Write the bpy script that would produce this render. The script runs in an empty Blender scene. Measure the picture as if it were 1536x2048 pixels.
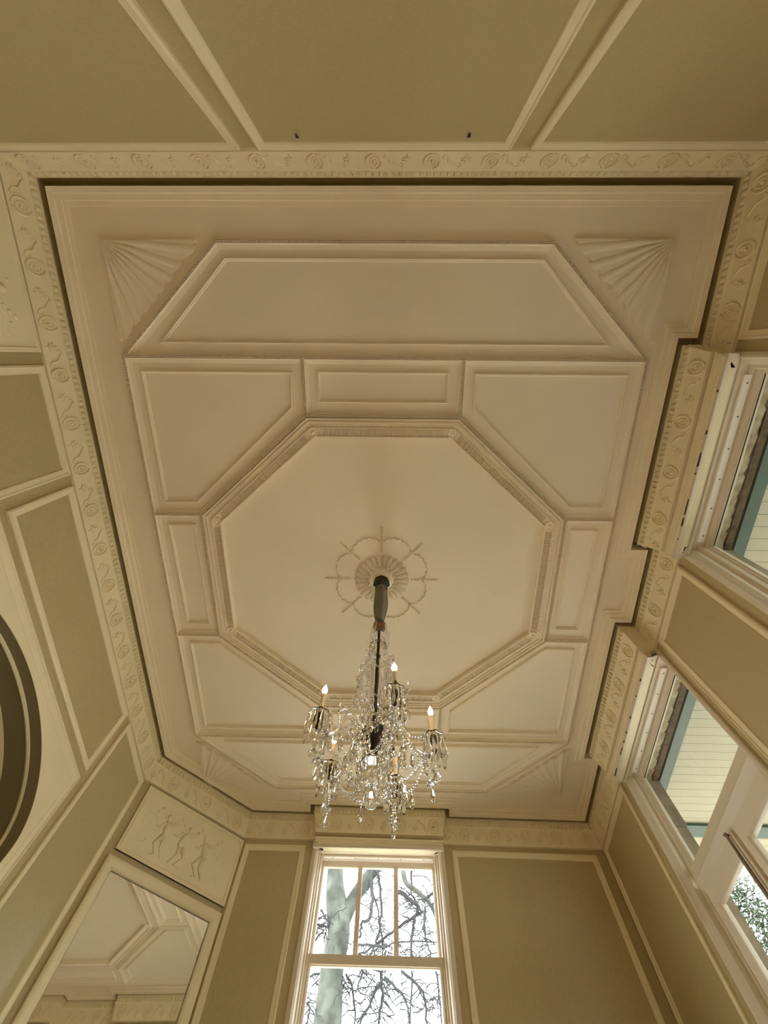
import bpy, math, random
from mathutils import Vector, Matrix
random.seed(7)
S = bpy.context.scene
PI = math.pi
ZC = 4.7                                   # ceiling height above the floor

# ------------------------------------------------------------------ camera, sky, light, exposure
cam = bpy.data.cameras.new('camera'); camo = bpy.data.objects.new('camera', cam)
S.collection.objects.link(camo); S.camera = camo
cam.sensor_fit = 'HORIZONTAL'; cam.sensor_width = 36.0; cam.lens = 846.19 / 1536 * 36
cam.clip_start = 0.02; cam.clip_end = 200
RT, UP, FW = (0.999801, -0.007638, 0.01841), (-0.013468, -0.939773, 0.341535), (-0.014693, 0.341715, 0.939689)
camo.matrix_world = Matrix(((RT[0], UP[0], -FW[0], 0.066), (RT[1], UP[1], -FW[1], -1.7736),
                            (RT[2], UP[2], -FW[2], ZC - 3.2), (0, 0, 0, 1)))
w = bpy.data.worlds.new('overcast_sky'); S.world = w; w.use_nodes = True
bg = w.node_tree.nodes['Background']; bg.inputs[0].default_value = (0.96, 0.98, 1.0, 1); bg.inputs[1].default_value = 4.0
S.view_settings.view_transform = 'Standard'; S.view_settings.look = 'None'
S.view_settings.exposure = 0.95; S.view_settings.gamma = 1.0; S.view_settings.use_curve_mapping = False
S.cycles.use_denoising = True; S.cycles.max_bounces = 14; S.cycles.diffuse_bounces = 8
S.cycles.glossy_bounces = 6; S.cycles.transmission_bounces = 12; S.cycles.transparent_max_bounces = 24
S.cycles.caustics_refractive = False; S.cycles.caustics_reflective = False; S.cycles.sample_clamp_indirect = 6

# ------------------------------------------------------------------ materials
def mat(name, col, rough=0.55, metal=0.0, noise=0.0, nscale=40, bump=0.0, spec=0.35, col2=None, bscale=None):
    m = bpy.data.materials.new(name); m.use_nodes = True
    nt = m.node_tree; b = nt.nodes['Principled BSDF']
    b.inputs['Base Color'].default_value = (*col, 1); b.inputs['Roughness'].default_value = rough
    b.inputs['Metallic'].default_value = metal; b.inputs['Specular IOR Level'].default_value = spec
    if noise or bump or col2:
        tc = nt.nodes.new('ShaderNodeTexCoord'); n = nt.nodes.new('ShaderNodeTexNoise')
        n.inputs['Scale'].default_value = nscale; n.inputs['Detail'].default_value = 5
        nt.links.new(tc.outputs['Object'], n.inputs['Vector'])
        if noise or col2:
            r = nt.nodes.new('ShaderNodeValToRGB'); r.color_ramp.elements[0].position = 0.35; r.color_ramp.elements[1].position = 0.65
            c2 = col2 or tuple(c * (1 - noise) for c in col)
            c1 = col if col2 else tuple(min(1, c * (1 + noise * .6)) for c in col)
            r.color_ramp.elements[0].color = (*c2, 1); r.color_ramp.elements[1].color = (*c1, 1)
            nt.links.new(n.outputs['Fac'], r.inputs['Fac']); nt.links.new(r.outputs['Color'], b.inputs['Base Color'])
        if bump:
            n2 = nt.nodes.new('ShaderNodeTexNoise'); n2.inputs['Scale'].default_value = bscale or nscale * 4
            nt.links.new(tc.outputs['Object'], n2.inputs['Vector'])
            bp = nt.nodes.new('ShaderNodeBump'); bp.inputs['Strength'].default_value = bump; bp.inputs['Distance'].default_value = 0.004
            nt.links.new(n2.outputs['Fac'], bp.inputs['Height']); nt.links.new(bp.outputs['Normal'], b.inputs['Normal'])
    return m
def glassmat(name, col=(1, 1, 1), rough=0.0, ior=1.5):
    m = bpy.data.materials.new(name); m.use_nodes = True; b = m.node_tree.nodes['Principled BSDF']
    b.inputs['Base Color'].default_value = (*col, 1); b.inputs['Roughness'].default_value = rough
    b.inputs['Transmission Weight'].default_value = 1.0; b.inputs['IOR'].default_value = ior
    return m
def panemat(name):
    m = bpy.data.materials.new(name); m.use_nodes = True; nt = m.node_tree
    for n in list(nt.nodes):
        if n.type == 'BSDF_PRINCIPLED': nt.nodes.remove(n)
    out = [n for n in nt.nodes if n.type == 'OUTPUT_MATERIAL'][0]
    t = nt.nodes.new('ShaderNodeBsdfTransparent'); t.inputs[0].default_value = (0.985, 0.995, 0.99, 1)
    g = nt.nodes.new('ShaderNodeBsdfGlossy'); g.inputs['Roughness'].default_value = 0.0
    lw = nt.nodes.new('ShaderNodeLayerWeight'); lw.inputs[0].default_value = .5       # 'Facing' is the same from both sides
    pw = nt.nodes.new('ShaderNodeMath'); pw.operation = 'POWER'; pw.inputs[1].default_value = 5.0
    f = nt.nodes.new('ShaderNodeMath'); f.operation = 'MULTIPLY_ADD'; f.inputs[1].default_value = .8; f.inputs[2].default_value = .025
    nt.links.new(lw.outputs['Facing'], pw.inputs[0]); nt.links.new(pw.outputs[0], f.inputs[0])
    mx = nt.nodes.new('ShaderNodeMixShader')
    nt.links.new(f.outputs[0], mx.inputs[0]); nt.links.new(t.outputs[0], mx.inputs[1]); nt.links.new(g.outputs[0], mx.inputs[2])
    nt.links.new(mx.outputs[0], out.inputs[0]); return m
def emit(name, col, s):
    m = bpy.data.materials.new(name); m.use_nodes = True; b = m.node_tree.nodes['Principled BSDF']
    b.inputs['Base Color'].default_value = (*col, 1); b.inputs['Emission Color'].default_value = (*col, 1)
    b.inputs['Emission Strength'].default_value = s; return m
M = dict(
    ceil=mat('ceiling_paint', (.83, .745, .59), .6, noise=.03, nscale=1.5, bump=.05),
    trim=mat('cream_trim_paint', (.79, .70, .485), .45, noise=.03, nscale=3),
    wall=mat('olive_wall_paint', (.455, .372, .195), .3, noise=.06, nscale=60, bump=.12, bscale=300, spec=.8),
    cornice=mat('cornice_paint', (.83, .74, .56), .5, noise=.03, nscale=3),
    soffit=mat('dark_olive_arch', (.25, .20, .115), .5),  # darker olive than the walls, for the inside of the arch
    joinery=mat('window_joinery_paint', (.68, .60, .475), .4),
    batten=mat('white_batten_paint', (.86, .82, .74), .5),
    screw=mat('screw_metal', (.22, .18, .13), .5, .7),
    gap=mat('dark_gap_and_shadow', (.02, .016, .01), .9),
    glass=panemat('window_glass'), crystal=glassmat('crystal', (1, .985, .96)), amber=glassmat('amber_glass', (.22, .10, .06), .02),
    bronze=mat('dark_bronze', (.05, .03, .018), .5, .3), canopy=mat('verdigris_bronze', (.05, .055, .045), .45, .6),
    cloth=mat('grey_green_chain_cloth', (.20, .19, .145), .9, noise=.1, nscale=30),
    sleeve=mat('candle_sleeve', (.85, .78, .64), .5), clear=glassmat('clear_bulb_glass'),
    bulb=emit('lit_bulb', (1.0, .62, .28), 110),
    mirror=mat('mirror_glass', (.83, .83, .78), .015, 1.0),
    floor=mat('oak_floor', (.58, .48, .37), .4, noise=.15, nscale=6),
    green=mat('green_beam_paint', (.042, .085, .064), .5, noise=.15, nscale=8, spec=.5),
    board=mat('cream_board_paint', (.405, .385, .30), .6, noise=.03, nscale=6),
    weather=mat('weathered_cream_paint', (.42, .37, .25), .8, nscale=14, col2=(.24, .18, .10)),
    rot=mat('rotten_brown_wood', (.10, .065, .035), .9, noise=.5, nscale=25),
    brown=mat('grey_brown_wood', (.21, .165, .105), .8, noise=.25, nscale=14),
    bark=mat('grey_green_bark', (.085, .095, .08), .95, noise=.55, nscale=3.5, bump=.5, bscale=14),
    twig=mat('twig_bark', (.045, .05, .053), .95),
    leaf=mat('evergreen_leaf', (.045, .075, .032), .6, noise=.3, nscale=5),
    stone=mat('pale_stone_paving', (.17, .155, .13), .8, noise=.1, nscale=4),
    bounce_gravel=mat('pale_bounce_gravel', (.72, .67, .57), .9, noise=.15, nscale=8),  # unseen ground, made pale to send light up through the far window
    grass=mat('grass', (.09, .13, .04), .95, noise=.3, nscale=3), hook=mat('black_iron', (.012, .011, .01), .5, .5))

# ------------------------------------------------------------------ mesh builder
COL = S.collection
class MB:
    def __init__(s): s.v = []; s.f = []
    def vert(s, p): s.v.append(Vector(p)); return len(s.v) - 1
    def face(s, *i): s.f.append(tuple(i))
    def quad(s, a, b, c, d): n = len(s.v); s.v += [Vector(a), Vector(b), Vector(c), Vector(d)]; s.f.append((n, n+1, n+2, n+3))
    def hexa(s, p):                       # eight points, bottom loop then top loop
        n = len(s.v); s.v += [Vector(q) for q in p]
        for f in ((3,2,1,0),(4,5,6,7),(0,1,5,4),(1,2,6,5),(2,3,7,6),(3,0,4,7)): s.f.append(tuple(n+i for i in f))
    def box(s, x0, x1, y0, y1, z0, z1, F=None):
        F = F or (lambda a, b, c: (a, b, c))
        s.hexa([F(x0,y0,z0),F(x1,y0,z0),F(x1,y1,z0),F(x0,y1,z0),F(x0,y0,z1),F(x1,y0,z1),F(x1,y1,z1),F(x0,y1,z1)])
    def grid(s, rows, closed_u=False, closed_v=False):
        n0 = len(s.v); R = len(rows); Cn = len(rows[0])
        for r in rows: s.v += [Vector(p) for p in r]
        for i in range(R if closed_u else R - 1):
            for j in range(Cn if closed_v else Cn - 1):
                a, b = i % R, (i + 1) % R; c, d = j, (j + 1) % Cn
                s.f.append((n0+a*Cn+c, n0+b*Cn+c, n0+b*Cn+d, n0+a*Cn+d))
        return n0
    def cap(s, ids): s.f.append(tuple(ids))
    def tube(s, pts, rad, k=8, caps=True):
        pts = [Vector(p) for p in pts]; rad = rad if hasattr(rad, '__len__') else [rad] * len(pts)
        rows = []; pn = None
        for i, p in enumerate(pts):
            t = (pts[min(i+1, len(pts)-1)] - pts[max(i-1, 0)])
            t = t.normalized() if t.length > 1e-9 else Vector((0,0,1))
            if pn is None: pn = t.orthogonal().normalized()
            a = (pn - t * pn.dot(t)); a = a.normalized() if a.length > 1e-6 else t.orthogonal().normalized(); pn = a
            b = t.cross(a)
            rows.append([p + (a * math.cos(2*PI*j/k) + b * math.sin(2*PI*j/k)) * rad[i] for j in range(k)])
        n0 = s.grid(rows, closed_v=True)
        if caps: s.cap(range(n0 + k - 1, n0 - 1, -1)); s.cap(range(n0 + (len(pts)-1)*k, n0 + len(pts)*k))
    def lathe(s, prof, k=20, o=(0,0,0), mod=None):
        o = Vector(o); rows = []
        for r, z in prof:
            rows.append([o + Vector((r*(mod(j/k*2*PI, z) if mod else 1)*math.cos(2*PI*j/k), r*(mod(j/k*2*PI, z) if mod else 1)*math.sin(2*PI*j/k), z)) for j in range(k)])
        n0 = s.grid(rows, closed_v=True)
        s.cap(range(n0, n0 + k)); s.cap(range(n0 + len(prof)*k - 1, n0 + (len(prof)-1)*k - 1, -1))
    def ball(s, o, r, k=6, m=4, sz=1.0):
        o = Vector(o); n = len(s.v); s.v.append(o + Vector((0,0,-r*sz)))
        for i in range(1, m):
            th = -PI/2 + PI*i/m
            for j in range(k): s.v.append(o + Vector((r*math.cos(th)*math.cos(2*PI*j/k), r*math.cos(th)*math.sin(2*PI*j/k), r*sz*math.sin(th))))
        s.v.append(o + Vector((0,0,r*sz))); top = len(s.v) - 1
        for j in range(k):
            j2 = (j+1) % k
            s.f.append((n, n+1+j2, n+1+j)); s.f.append((top, n+1+(m-2)*k+j, n+1+(m-2)*k+j2))
            for i in range(m-2): s.f.append((n+1+i*k+j, n+1+i*k+j2, n+1+(i+1)*k+j2, n+1+(i+1)*k+j))
    def oct(s, o, r, sx=1, sz=1):
        s.ball(o, r, 5, 3, sz)
    def sweep(s, path, prof, F, closed=True, side=1, caps=True):
        """sweep prof (a, h) along a 2-D path with mitred corners; a is measured to the right of the path (times side)"""
        n = len(path); P = [Vector(p[:2]) for p in path]; rows = []
        for i in range(n):
            def nrm(a, b):
                t = (P[b] - P[a]).normalized(); return Vector((t.y, -t.x)) * side
            if closed or 0 < i < n-1:
                n1 = nrm((i-1) % n, i); n2 = nrm(i, (i+1) % n); m = (n1 + n2) / (1 + n1.dot(n2))
            elif i == 0: m = nrm(0, 1)
            else: m = nrm(n-2, n-1)
            rows.append([F(*(P[i] + m * a), h) for a, h in prof])
        n0 = s.grid(rows, closed_u=closed)
        if not closed and caps:
            k = len(prof); s.cap(range(n0, n0+k)); s.cap(range(n0+(n-1)*k+k-1, n0+(n-1)*k-1, -1))
    def mesh(s, name, m, smooth=False):
        me = bpy.data.meshes.new(name); me.from_pydata([tuple(v) for v in s.v], [], s.f); me.validate(); me.update()
        import bmesh
        b = bmesh.new(); b.from_mesh(me); bmesh.ops.recalc_face_normals(b, faces=b.faces); b.to_mesh(me); b.free()
        if smooth:
            for p in me.polygons: p.use_smooth = True
            if smooth != 'all':
                try: me.set_sharp_from_angle(angle=math.radians(38))
                except Exception: pass
        me.materials.append(M[m] if isinstance(m, str) else m); return me
    def build(s, name, m, parent=None, smooth=False, kind=None, label=None):
        """vertices are given in world space; the object's own origin is its parent's"""
        if parent is not None:
            L = WL[parent.name]; s.v = [v - L for v in s.v]
        o = bpy.data.objects.new(name, s.mesh(name, m, smooth)); COL.objects.link(o)
        if parent is not None: o.parent = parent; WL[o.name] = WL[parent.name].copy()
        else: WL[o.name] = Vector((0,0,0))
        if kind: o['kind'] = kind
        if label: o['label'] = label
        return o
WL = {}
def thing(name, label, cat, loc=(0,0,0), group=None):
    o = bpy.data.objects.new(name, None); COL.objects.link(o); o.location = loc; o.empty_display_size = .1
    WL[o.name] = Vector(loc); o['label'] = label; o['category'] = cat
    if group: o['group'] = group
    return o
def struct(o, label, cat='structure'):
    o['kind'] = 'structure'; o['label'] = label; o['category'] = cat; return o
def shared(name, me, parent, mw, kind=None):
    o = bpy.data.objects.new(name, me); COL.objects.link(o); o.parent = parent
    o.matrix_local = Matrix.Translation(-WL[parent.name]) @ mw; WL[o.name] = WL[parent.name].copy()
    if kind: o['kind'] = kind
    return o

# ------------------------------------------------------------------ plan of the room (cornice lip line, z = ceiling - .05)
P0, P1, P2 = Vector((-2.127, -2.772)), Vector((2.135, -2.781)), Vector((2.185, 2.843))
P3, P4 = Vector((-1.365, 2.800)), Vector((-2.187, 2.04))
DW = 0.11                                  # wall plane behind the lip line
class Wall:
    """u runs along a plan axis (or along the wall for the canted corner), z is height, h is towards the room"""
    def __init__(s, a, b, axis):
        s.a, s.b = a, b; s.t = (b - a).normalized(); s.n = Vector((s.t.y, -s.t.x)); s.axis = axis   # n = outwards
    def p(s, u, z, h=0.0):
        o = s.a + s.n * (DW - h)
        if s.axis is None: q = o + s.t * u
        else: q = o + s.t * ((u - o[s.axis]) / s.t[s.axis])
        return Vector((q.x, q.y, ZC + z))
    def F(s): return lambda u, z, h: s.p(u, z, h)
WB, WR, WF, WC, WLF = Wall(P0, P1, 0), Wall(P1, P2, 1), Wall(P2, P3, 0), Wall(P4, P3, None), Wall(P4, P0, 1)
WC.n = -WC.n if WC.n.dot(Vector((-.7, .7))) < 0 else WC.n
def isect(A, B):                           # corner of two wall planes
    a, b = A.a + A.n*DW, B.a + B.n*DW; d = A.t.x*B.t.y - A.t.y*B.t.x; r = b - a
    return a + A.t * ((r.x*B.t.y - r.y*B.t.x) / d)
cBL, cBR, cFR, cFC, cLC = isect(WB, WLF), isect(WB, WR), isect(WF, WR), isect(WF, WC), isect(WLF, WC)

# floor and wall bodies
b = MB(); b.box(-3.2, 2.6, -3.1, 3.2, -.12, 0); struct(b.build('floor', 'floor'), 'oak floor of the panelled salon below the picture', 'floor')
TH = .2
def wall(name, label, W, u0, u1, holes=(), z0=-ZC, z1=.1):
    """wall body as boxes round its openings (u0, u1, z0, z1)"""
    b = MB(); F = W.F(); us = u0
    for a, c, lo, hi in sorted(holes):
        b.box(us, a, z0, z1, -TH, 0, F); b.box(a, c, hi, z1, -TH, 0, F)
        if lo > z0: b.box(a, c, z0, lo, -TH, 0, F)
        us = c
    b.box(us, u1, z0, z1, -TH, 0, F)
    return struct(b.build(name, 'wall'), label, 'wall')
WG1 = (-.65, .63); R1 = (-1.81, -.425); R2 = (.465, 1.855); ARCH = (-.825, 1.165)
RD1 = (-.5, .5, -ZC + .02, -2.15)           # opening for the unseen door added to light the far wall
wall_back = wall('wall_back', 'olive panelled wall behind the viewer, across the top of the picture', WB, cBL.x - TH, cBR.x + TH, [RD1])
wall_right = wall('wall_right', 'olive panelled wall on the right with two glazed garden doors', WR, cBR.y, cFR.y + .1,
                  [(R1[0], R1[1], -ZC + .05, -.325), (R2[0], R2[1], -ZC + .05, -.325)])
wall_front = wall('wall_front', 'olive panelled far wall with the tall sash window', WF, cFC.x - .1, cFR.x, [(WG1[0], WG1[1], -4.05, -.325)])
wall_left = wall('wall_left', 'olive panelled wall on the left with a wide arched opening', WLF, cBL.y, cLC.y + .02, [(ARCH[0], ARCH[1], -ZC, -.96)])
tc = (cFC - cLC).length
wall_corner = wall('wall_corner', 'canted corner wall carrying the mirror and the plaster relief', WC, -.06, 1.19)

# wall panels: cream moulding frame and olive field
PM = [(0, 0), (0, .016), (.006, .022), (.014, .024), (.02, .018), (.03, .018), (.042, .012), (.05, .012), (.056, .002), (.056, 0)]
def panel(W, par, u0, u1, z0, z1, field=True, prof=PM, flip=1):
    b = MB(); F = W.F()
    b.sweep([(u0, z0), (u1, z0), (u1, z1), (u0, z1)], prof, F, True, -1)
    b.build('panel_moulding', 'trim', par, 'auto')
    if field:
        e = prof[-1][0] - .004
        b = MB(); b.box(u0+e, u1-e, z0+e, z1-e, -.002, .004, F); b.build('wall_panel', 'wall', par)
ZB = -3.75
panel(WB, wall_back, -2.20, -.803, -2.0, -.285); panel(WB, wall_back, -.706, .713, -2.0, -.285); panel(WB, wall_back, .815, 2.12, -2.0, -.285)
panel(WR, wall_right, -2.80, -1.90, ZB, -.285); panel(WR, wall_right, -.315, .378, ZB, -.285); panel(WR, wall_right, 1.99, 2.90, ZB, -.285)
panel(WF, wall_front, .735, 2.20, ZB, -.322); panel(WF, wall_front, -1.368, -.747, ZB, -.322)
panel(WLF, wall_left, -1.715, -.966, ZB, -.28); panel(WLF, wall_left, -.886, 1.265, -.838, -.28); panel(WLF, wall_left, 1.35, 2.09, ZB, -.285)
# skirting boards on the walls' feet (below the picture)
for W, par, u0, u1 in ((WB, wall_back, -2.2, -.55), (WB, wall_back, .55, 2.2), (WF, wall_front, -1.3, -.7), (WF, wall_front, .7, 2.25)):
    b = MB(); b.box(u0, u1, -ZC, -ZC+.2, 0, .025, W.F()); b.build('skirting_board', 'trim', par)

# arch: cream spandrel plate, moulding frame, deep soffit with beads, closed back
AY, AA, AB, AZ = .17, .965, .48, -1.485
def arch_pts(n=48):
    return [(AY + AA*math.cos(PI*i/n), AZ + AB*math.sin(PI*i/n)) for i in range(n+1)]
F = WLF.F(); ap = arch_pts()
b = MB()
for h0, h1 in ((-.03, .006),):
    for i in range(len(ap)-1):
        (ya, za), (yb, zb) = ap[i], ap[i+1]
        b.hexa([F(ya, za, h0), F(yb, zb, h0), F(yb, -.935, h0), F(ya, -.935, h0), F(ya, za, h1), F(yb, zb, h1), F(yb, -.935, h1), F(ya, -.935, h1)])
    for ya, yb in ((AY+AA, 1.20), (-.83, AY-AA)): b.box(ya, yb, -ZC, -.935, h0, h1, F)
b.build('spandrel', 'trim', wall_left, label='cream spandrel round the arched opening')
AF = [(0, 0), (0, .018), (.008, .026), (.018, .026), (.024, .018), (.04, .016), (.05, .009), (.06, .008), (.062, 0)]
b = MB(); b.sweep([(-.875, -ZC), (-.875, -.90), (1.25, -.90), (1.25, -ZC)], AF, F, False, 1); b.build('arch_frame', 'trim', wall_left, 'auto')
path = [(AY+AA, -ZC)] + ap + [(AY-AA, -ZC)]
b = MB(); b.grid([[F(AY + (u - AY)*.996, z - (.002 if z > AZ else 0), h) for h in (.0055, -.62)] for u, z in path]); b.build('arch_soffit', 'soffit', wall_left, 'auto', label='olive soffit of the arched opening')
for hh in (-.085, -.265):
    b = MB(); rows = []
    for i, (u, z) in enumerate(path):
        cz = AZ if z >= AZ else z
        d = Vector((AY - u, cz - z)) ; d = d.normalized() if d.length > 1e-6 else Vector((1 if u < AY else -1, 0))
        rows.append([F(u + d.x*a, z + d.y*a, hh + k) for a, k in ((-.002, -.014), (.012, -.012), (.018, 0), (.012, .012), (-.002, .014))])
    b.grid(rows); b.build('arch_bead', 'trim', wall_left, 'auto')
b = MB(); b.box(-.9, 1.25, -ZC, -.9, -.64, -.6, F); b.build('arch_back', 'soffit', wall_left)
b = MB(); b.sweep([(-.5, -ZC), (-.5, -2.2), (.84, -2.2), (.84, -ZC)], AF, lambda u, z, h: F(u, z, h - .6), False, 1); b.build('panel_moulding', 'trim', wall_left, 'auto')

# ------------------------------------------------------------------ cornice
def off(A, B, s, axis, d=0):
    t = (B - A).normalized(); q = A + t * ((s - A[axis]) / t[axis]); return q
def rx(y): return off(P1, P2, y, 1)
def fy(x): return off(P2, P3, x, 0)
RD = .128
lip = [P0, P1, rx(-1.918), Vector((2.014, -1.918)), Vector((2.018, -.33)), rx(-.33), rx(.36), Vector((2.022, .36)), Vector((2.024, 1.949)), rx(1.949),
       P2, fy(.742), Vector((.734, 2.706)), Vector((-.744, 2.688)), fy(-.744), P3, P4]
FC = lambda x, y, h: Vector((x, y, ZC + h))
seg_lip = lip
# flat ceiling (with the cornice line as its edge)
b = MB(); inner = MB(); inner.sweep(lip, [(-.06, 0)], FC)
n0 = len(b.v)
for p in inner.v: b.vert((p.x, p.y, ZC))
b.face(*range(n0, len(b.v)))
b2 = [Vector((v.x, v.y, v.z + .15)) for v in b.v]
n1 = len(b.v); [b.vert(v) for v in b2]; b.face(*range(len(b.v)-1, n1-1, -1))
for i in range(n1):
    j = (i+1) % n1; b.face(i, j, n1+j, n1+i)
ceiling = struct(b.build('ceiling', 'ceil'), 'flat plaster ceiling of the salon with octagonal panelling', 'ceiling')
b = MB()
b.sweep(lip, [(-.06, .03), (-.095, .0), (-.095, -.008), (-.082, -.012), (-.07, -.014), (-.066, -.022), (-.052, -.026), (-.036, -.030), (-.031, -.040), (-.014, -.044), (0, -.05), (.0, .075), (-.06, .075)], FC)
trim_1 = struct(b.build('trim_1', 'cornice', None, 'auto'), 'stepped cream moulding where the cornice meets the ceiling', 'cornice')
FR = [(-.002, .07), (.046, .07), (.046, -.040), (.044, -.046), (.048, -.056), (.054, -.075), (.056, -.104), (.060, -.108), (.062, -.114), (.066, -.13), (.074, -.175), (.084, -.225), (.090, -.255), (.091, -.266), (.113, -.270), (.16, -.27), (.16, .05)]
b = MB(); b.sweep(lip, FR, FC)
trim_2 = struct(b.build('trim_2', 'trim', None, 'auto'), 'cream plaster frieze below the ceiling with wreaths and a leaf course', 'cornice')
b = MB(); b.sweep(lip, [(-.001, .0), (-.001, .062), (.0455, .062), (.0455, -.036), (.0465, -.036), (.0465, .068), (-.002, .068), (-.002, 0)], FC); b.build('shadow_channel', 'wall', trim_2, label='olive channel between frieze and ceiling')
# ornaments of the frieze: leaf course (joined) and wreath / leaf / spray motifs (one part each)
def leafshape():                            # little upright leaf, x along, y up, z out
    b = MB(); b.v = [Vector(p) for p in ((-.016,-.028,0),(.016,-.028,0),(.018,.012,0),(0,.028,0),(-.018,.012,0),(-.006,-.026,.010),(.006,-.026,.010),(.007,.01,.014),(0,.022,.010),(-.007,.01,.014))]
    b.f = [(5,6,7,8,9),(0,1,6,5),(1,2,7,6),(2,3,8,7),(3,4,9,8),(4,0,5,9)]; return b
LEAF = leafshape()
def ring2(pts, r): b = MB(); b.tube([(x, y, r*.35) for x, y in pts], r, 6); return b
def mk_wreath():
    b = MB(); n = 16
    for s_, hw, hh in ((0, .036, .056),):
        for q in range(2):
            pts = [((hw - q*.0)*math.cos(t)*(1 if q else -1), hh*math.sin(t)) for t in [(-PI/2 + .12) + (PI-.34)*i/n for i in range(n+1)]]
            b.tube([(x, y, .002) for x, y in pts], [.003 + .0035*math.sin(PI*i/n) for i in range(n+1)], 6)
        for q in (-1, 1):
            pts = [(q*(.018)*math.cos(t), .034*math.sin(t)) for t in [-PI/2 + PI*i/8 for i in range(9)]]
            b.tube([(x, y, .001) for x, y in pts], [.002 + .0025*math.sin(PI*i/8) for i in range(9)], 5)
    b.ball((0, -.004, .002), .009, 8, 5, 1.6)
    return b.mesh('wreath', 'trim', 'all')
def mk_scroll():
    b = MB(); pts = [(-.034 + .068*i/10 + .008*math.sin(i*.9), -.05 + .1*i/10) for i in range(11)]
    b.tube([(x, y, .001) for x, y in pts], [.002 + .0045*math.sin(PI*i/10) for i in range(11)], 6)
    for k, q in ((2, -1), (8, 1)):
        x, y = pts[k]; c = [(x + q*.015 - q*.013*math.cos(t), y + q*.013*math.sin(t)) for t in [PI*1.5*i/8 for i in range(9)]]
        b.tube([(a, d, .001) for a, d in c], [.0035 - .0002*i for i in range(9)], 5)
    return b.mesh('scroll_leaf', 'trim', 'all')
def mk_spray():
    b = MB()
    for a, l in ((0, .05), (-.6, .04), (.6, .04), (-1.2, .028), (1.2, .028)):
        pts = [(math.sin(a)*l*i/5, -.03 + math.cos(a)*l*i/5) for i in range(6)]
        b.tube([(x, y, .001) for x, y in pts], [.002, .005, .006, .005, .003, .001], 5)
    b.tube([(0, -.055, .001), (0, -.03, .001)], [.002, .004], 5)
    return b.mesh('spray', 'trim', 'all')
WREATH, SCROLL, SPRAY = mk_wreath(), mk_scroll(), mk_spray()
def offpath(d):
    m = MB(); m.sweep(lip, [(d, 0)], FC); return [Vector((v.x, v.y)) for v in m.v]
leaf_path, orn_top, orn_bot = offpath(.055), offpath(.062), offpath(.090)
nseg = len(lip)
for i in range(nseg):
    j = (i+1) % nseg
    A, B = leaf_path[i], leaf_path[j]; L = (B - A).length; t = (B - A).normalized(); nin = Vector((-t.y, t.x))
    b = MB(); cnt = max(1, int(L / .041))
    for k in range(cnt):
        c = A + t * (L * (k + .5) / cnt); n0 = len(b.v); sc = L / cnt / .041
        for v in LEAF.v: q = c + t*v.x*sc + nin*v.z; b.v.append(Vector((q.x, q.y, ZC - .076 + v.y)))
        b.f += [tuple(n0 + x for x in f) for f in LEAF.f]
    b.build('leaf_course', 'trim', trim_2, False, 'stuff')
    T0, T1, B0, B1 = orn_top[i], orn_top[j], orn_bot[i], orn_bot[j]
    mid0, mid1 = (T0+B0)/2, (T1+B1)/2; L = (mid1 - mid0).length
    up = Vector((*(nin * .028), .150)).normalized(); tt = Vector((t.x, t.y, 0)); nn = tt.cross(up)
    if nn.dot(Vector((nin.x, nin.y, 0))) < 0: nn = -nn
    Rm = Matrix((tt, up, nn)).transposed().to_4x4()
    if L < .25: continue
    cells = max(1, round((L - .06) / .335)); cw = L / cells
    for k in range(cells):
        c = mid0 + t * (cw * (k + .32))
        for du, me, nm in ((0, WREATH, 'wreath'), (.105, SCROLL, 'scroll_leaf'), (.19, SPRAY, 'spray')):
            q = c + t * (du * cw / .335)
            shared(nm, me, trim_2, Matrix.Translation((q.x, q.y, ZC - .186)) @ Rm @ Matrix.Diagonal((1.25, 1.15, 1.3, 1)))

# ------------------------------------------------------------------ ceiling panelling
CW, CL, CT, CM, CA, CO, CX, CB = 1.846, 1.773, 1.097, 2.482, .57, 1.372, 1.464, .578
FD = lambda x, y, h: Vector((x, y, ZC - h))
BS = [(-.018, -.002), (-.016, .022), (-.0105, .034), (-.0085, .018), (.0085, .018), (.0105, .034), (.014, .026), (.018, .013), (.032, .010), (.044, .003), (.044, -.002)]   # a > 0 towards the centre
BSm = [(-.034, -.002), (-.034, .005), (-.018, .012), (-.013, .026), (-.0105, .034), (-.0085, .018), (.0085, .018), (.0105, .034), (.013, .026), (.018, .012), (.034, .005), (.034, -.002)]
def bead_run(a, c, sym=False):
    b = MB(); a, c = Vector(a), Vector(c); prof = BSm if sym else BS
    t = c - a; m = (a + c)/2; side = 1 if Vector((t.y, -t.x)).dot(-m) > 0 else -1
    b.sweep([a, c], prof, FD, False, side); o = b.build('bead_strip', 'ceil', ceiling, 'auto')
    t = (c - a); L = t.length; n = int(L / .0150); b = MB()
    for k in range(n):
        q = a + t * ((k + .5) / n); b.ball((q.x, q.y, ZC - .029), .0062, 5, 3, 1.5)
    b.build('bead', 'ceil', o, 'all', 'stuff')
V = lambda x, y: Vector((x, y))
for s in (-1, 1):
    bead_run((-CT, s*CM), (CT, s*CM)); bead_run((-CW, s*CL), (CW, s*CL))
    for q in (-1, 1):
        bead_run((q*CT, s*CM), (q*CW, s*CL)); bead_run((q*CW, s*CL), (q*CW, s*CB)); bead_run((q*CA, s*CL), (q*CA, s*CO), True); bead_run((q*CW, s*CB), (q*CX, s*CB), True)
for q in (-1, 1): bead_run((q*CW, -CB), (q*CW, CB))
OCT = [(-CA, -CO), (CA, -CO), (CX, -CB), (CX, CB), (CA, CO), (-CA, CO), (-CX, CB), (-CX, -CB)]
for i in range(8): bead_run(OCT[i], OCT[(i+1) % 8])
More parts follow.
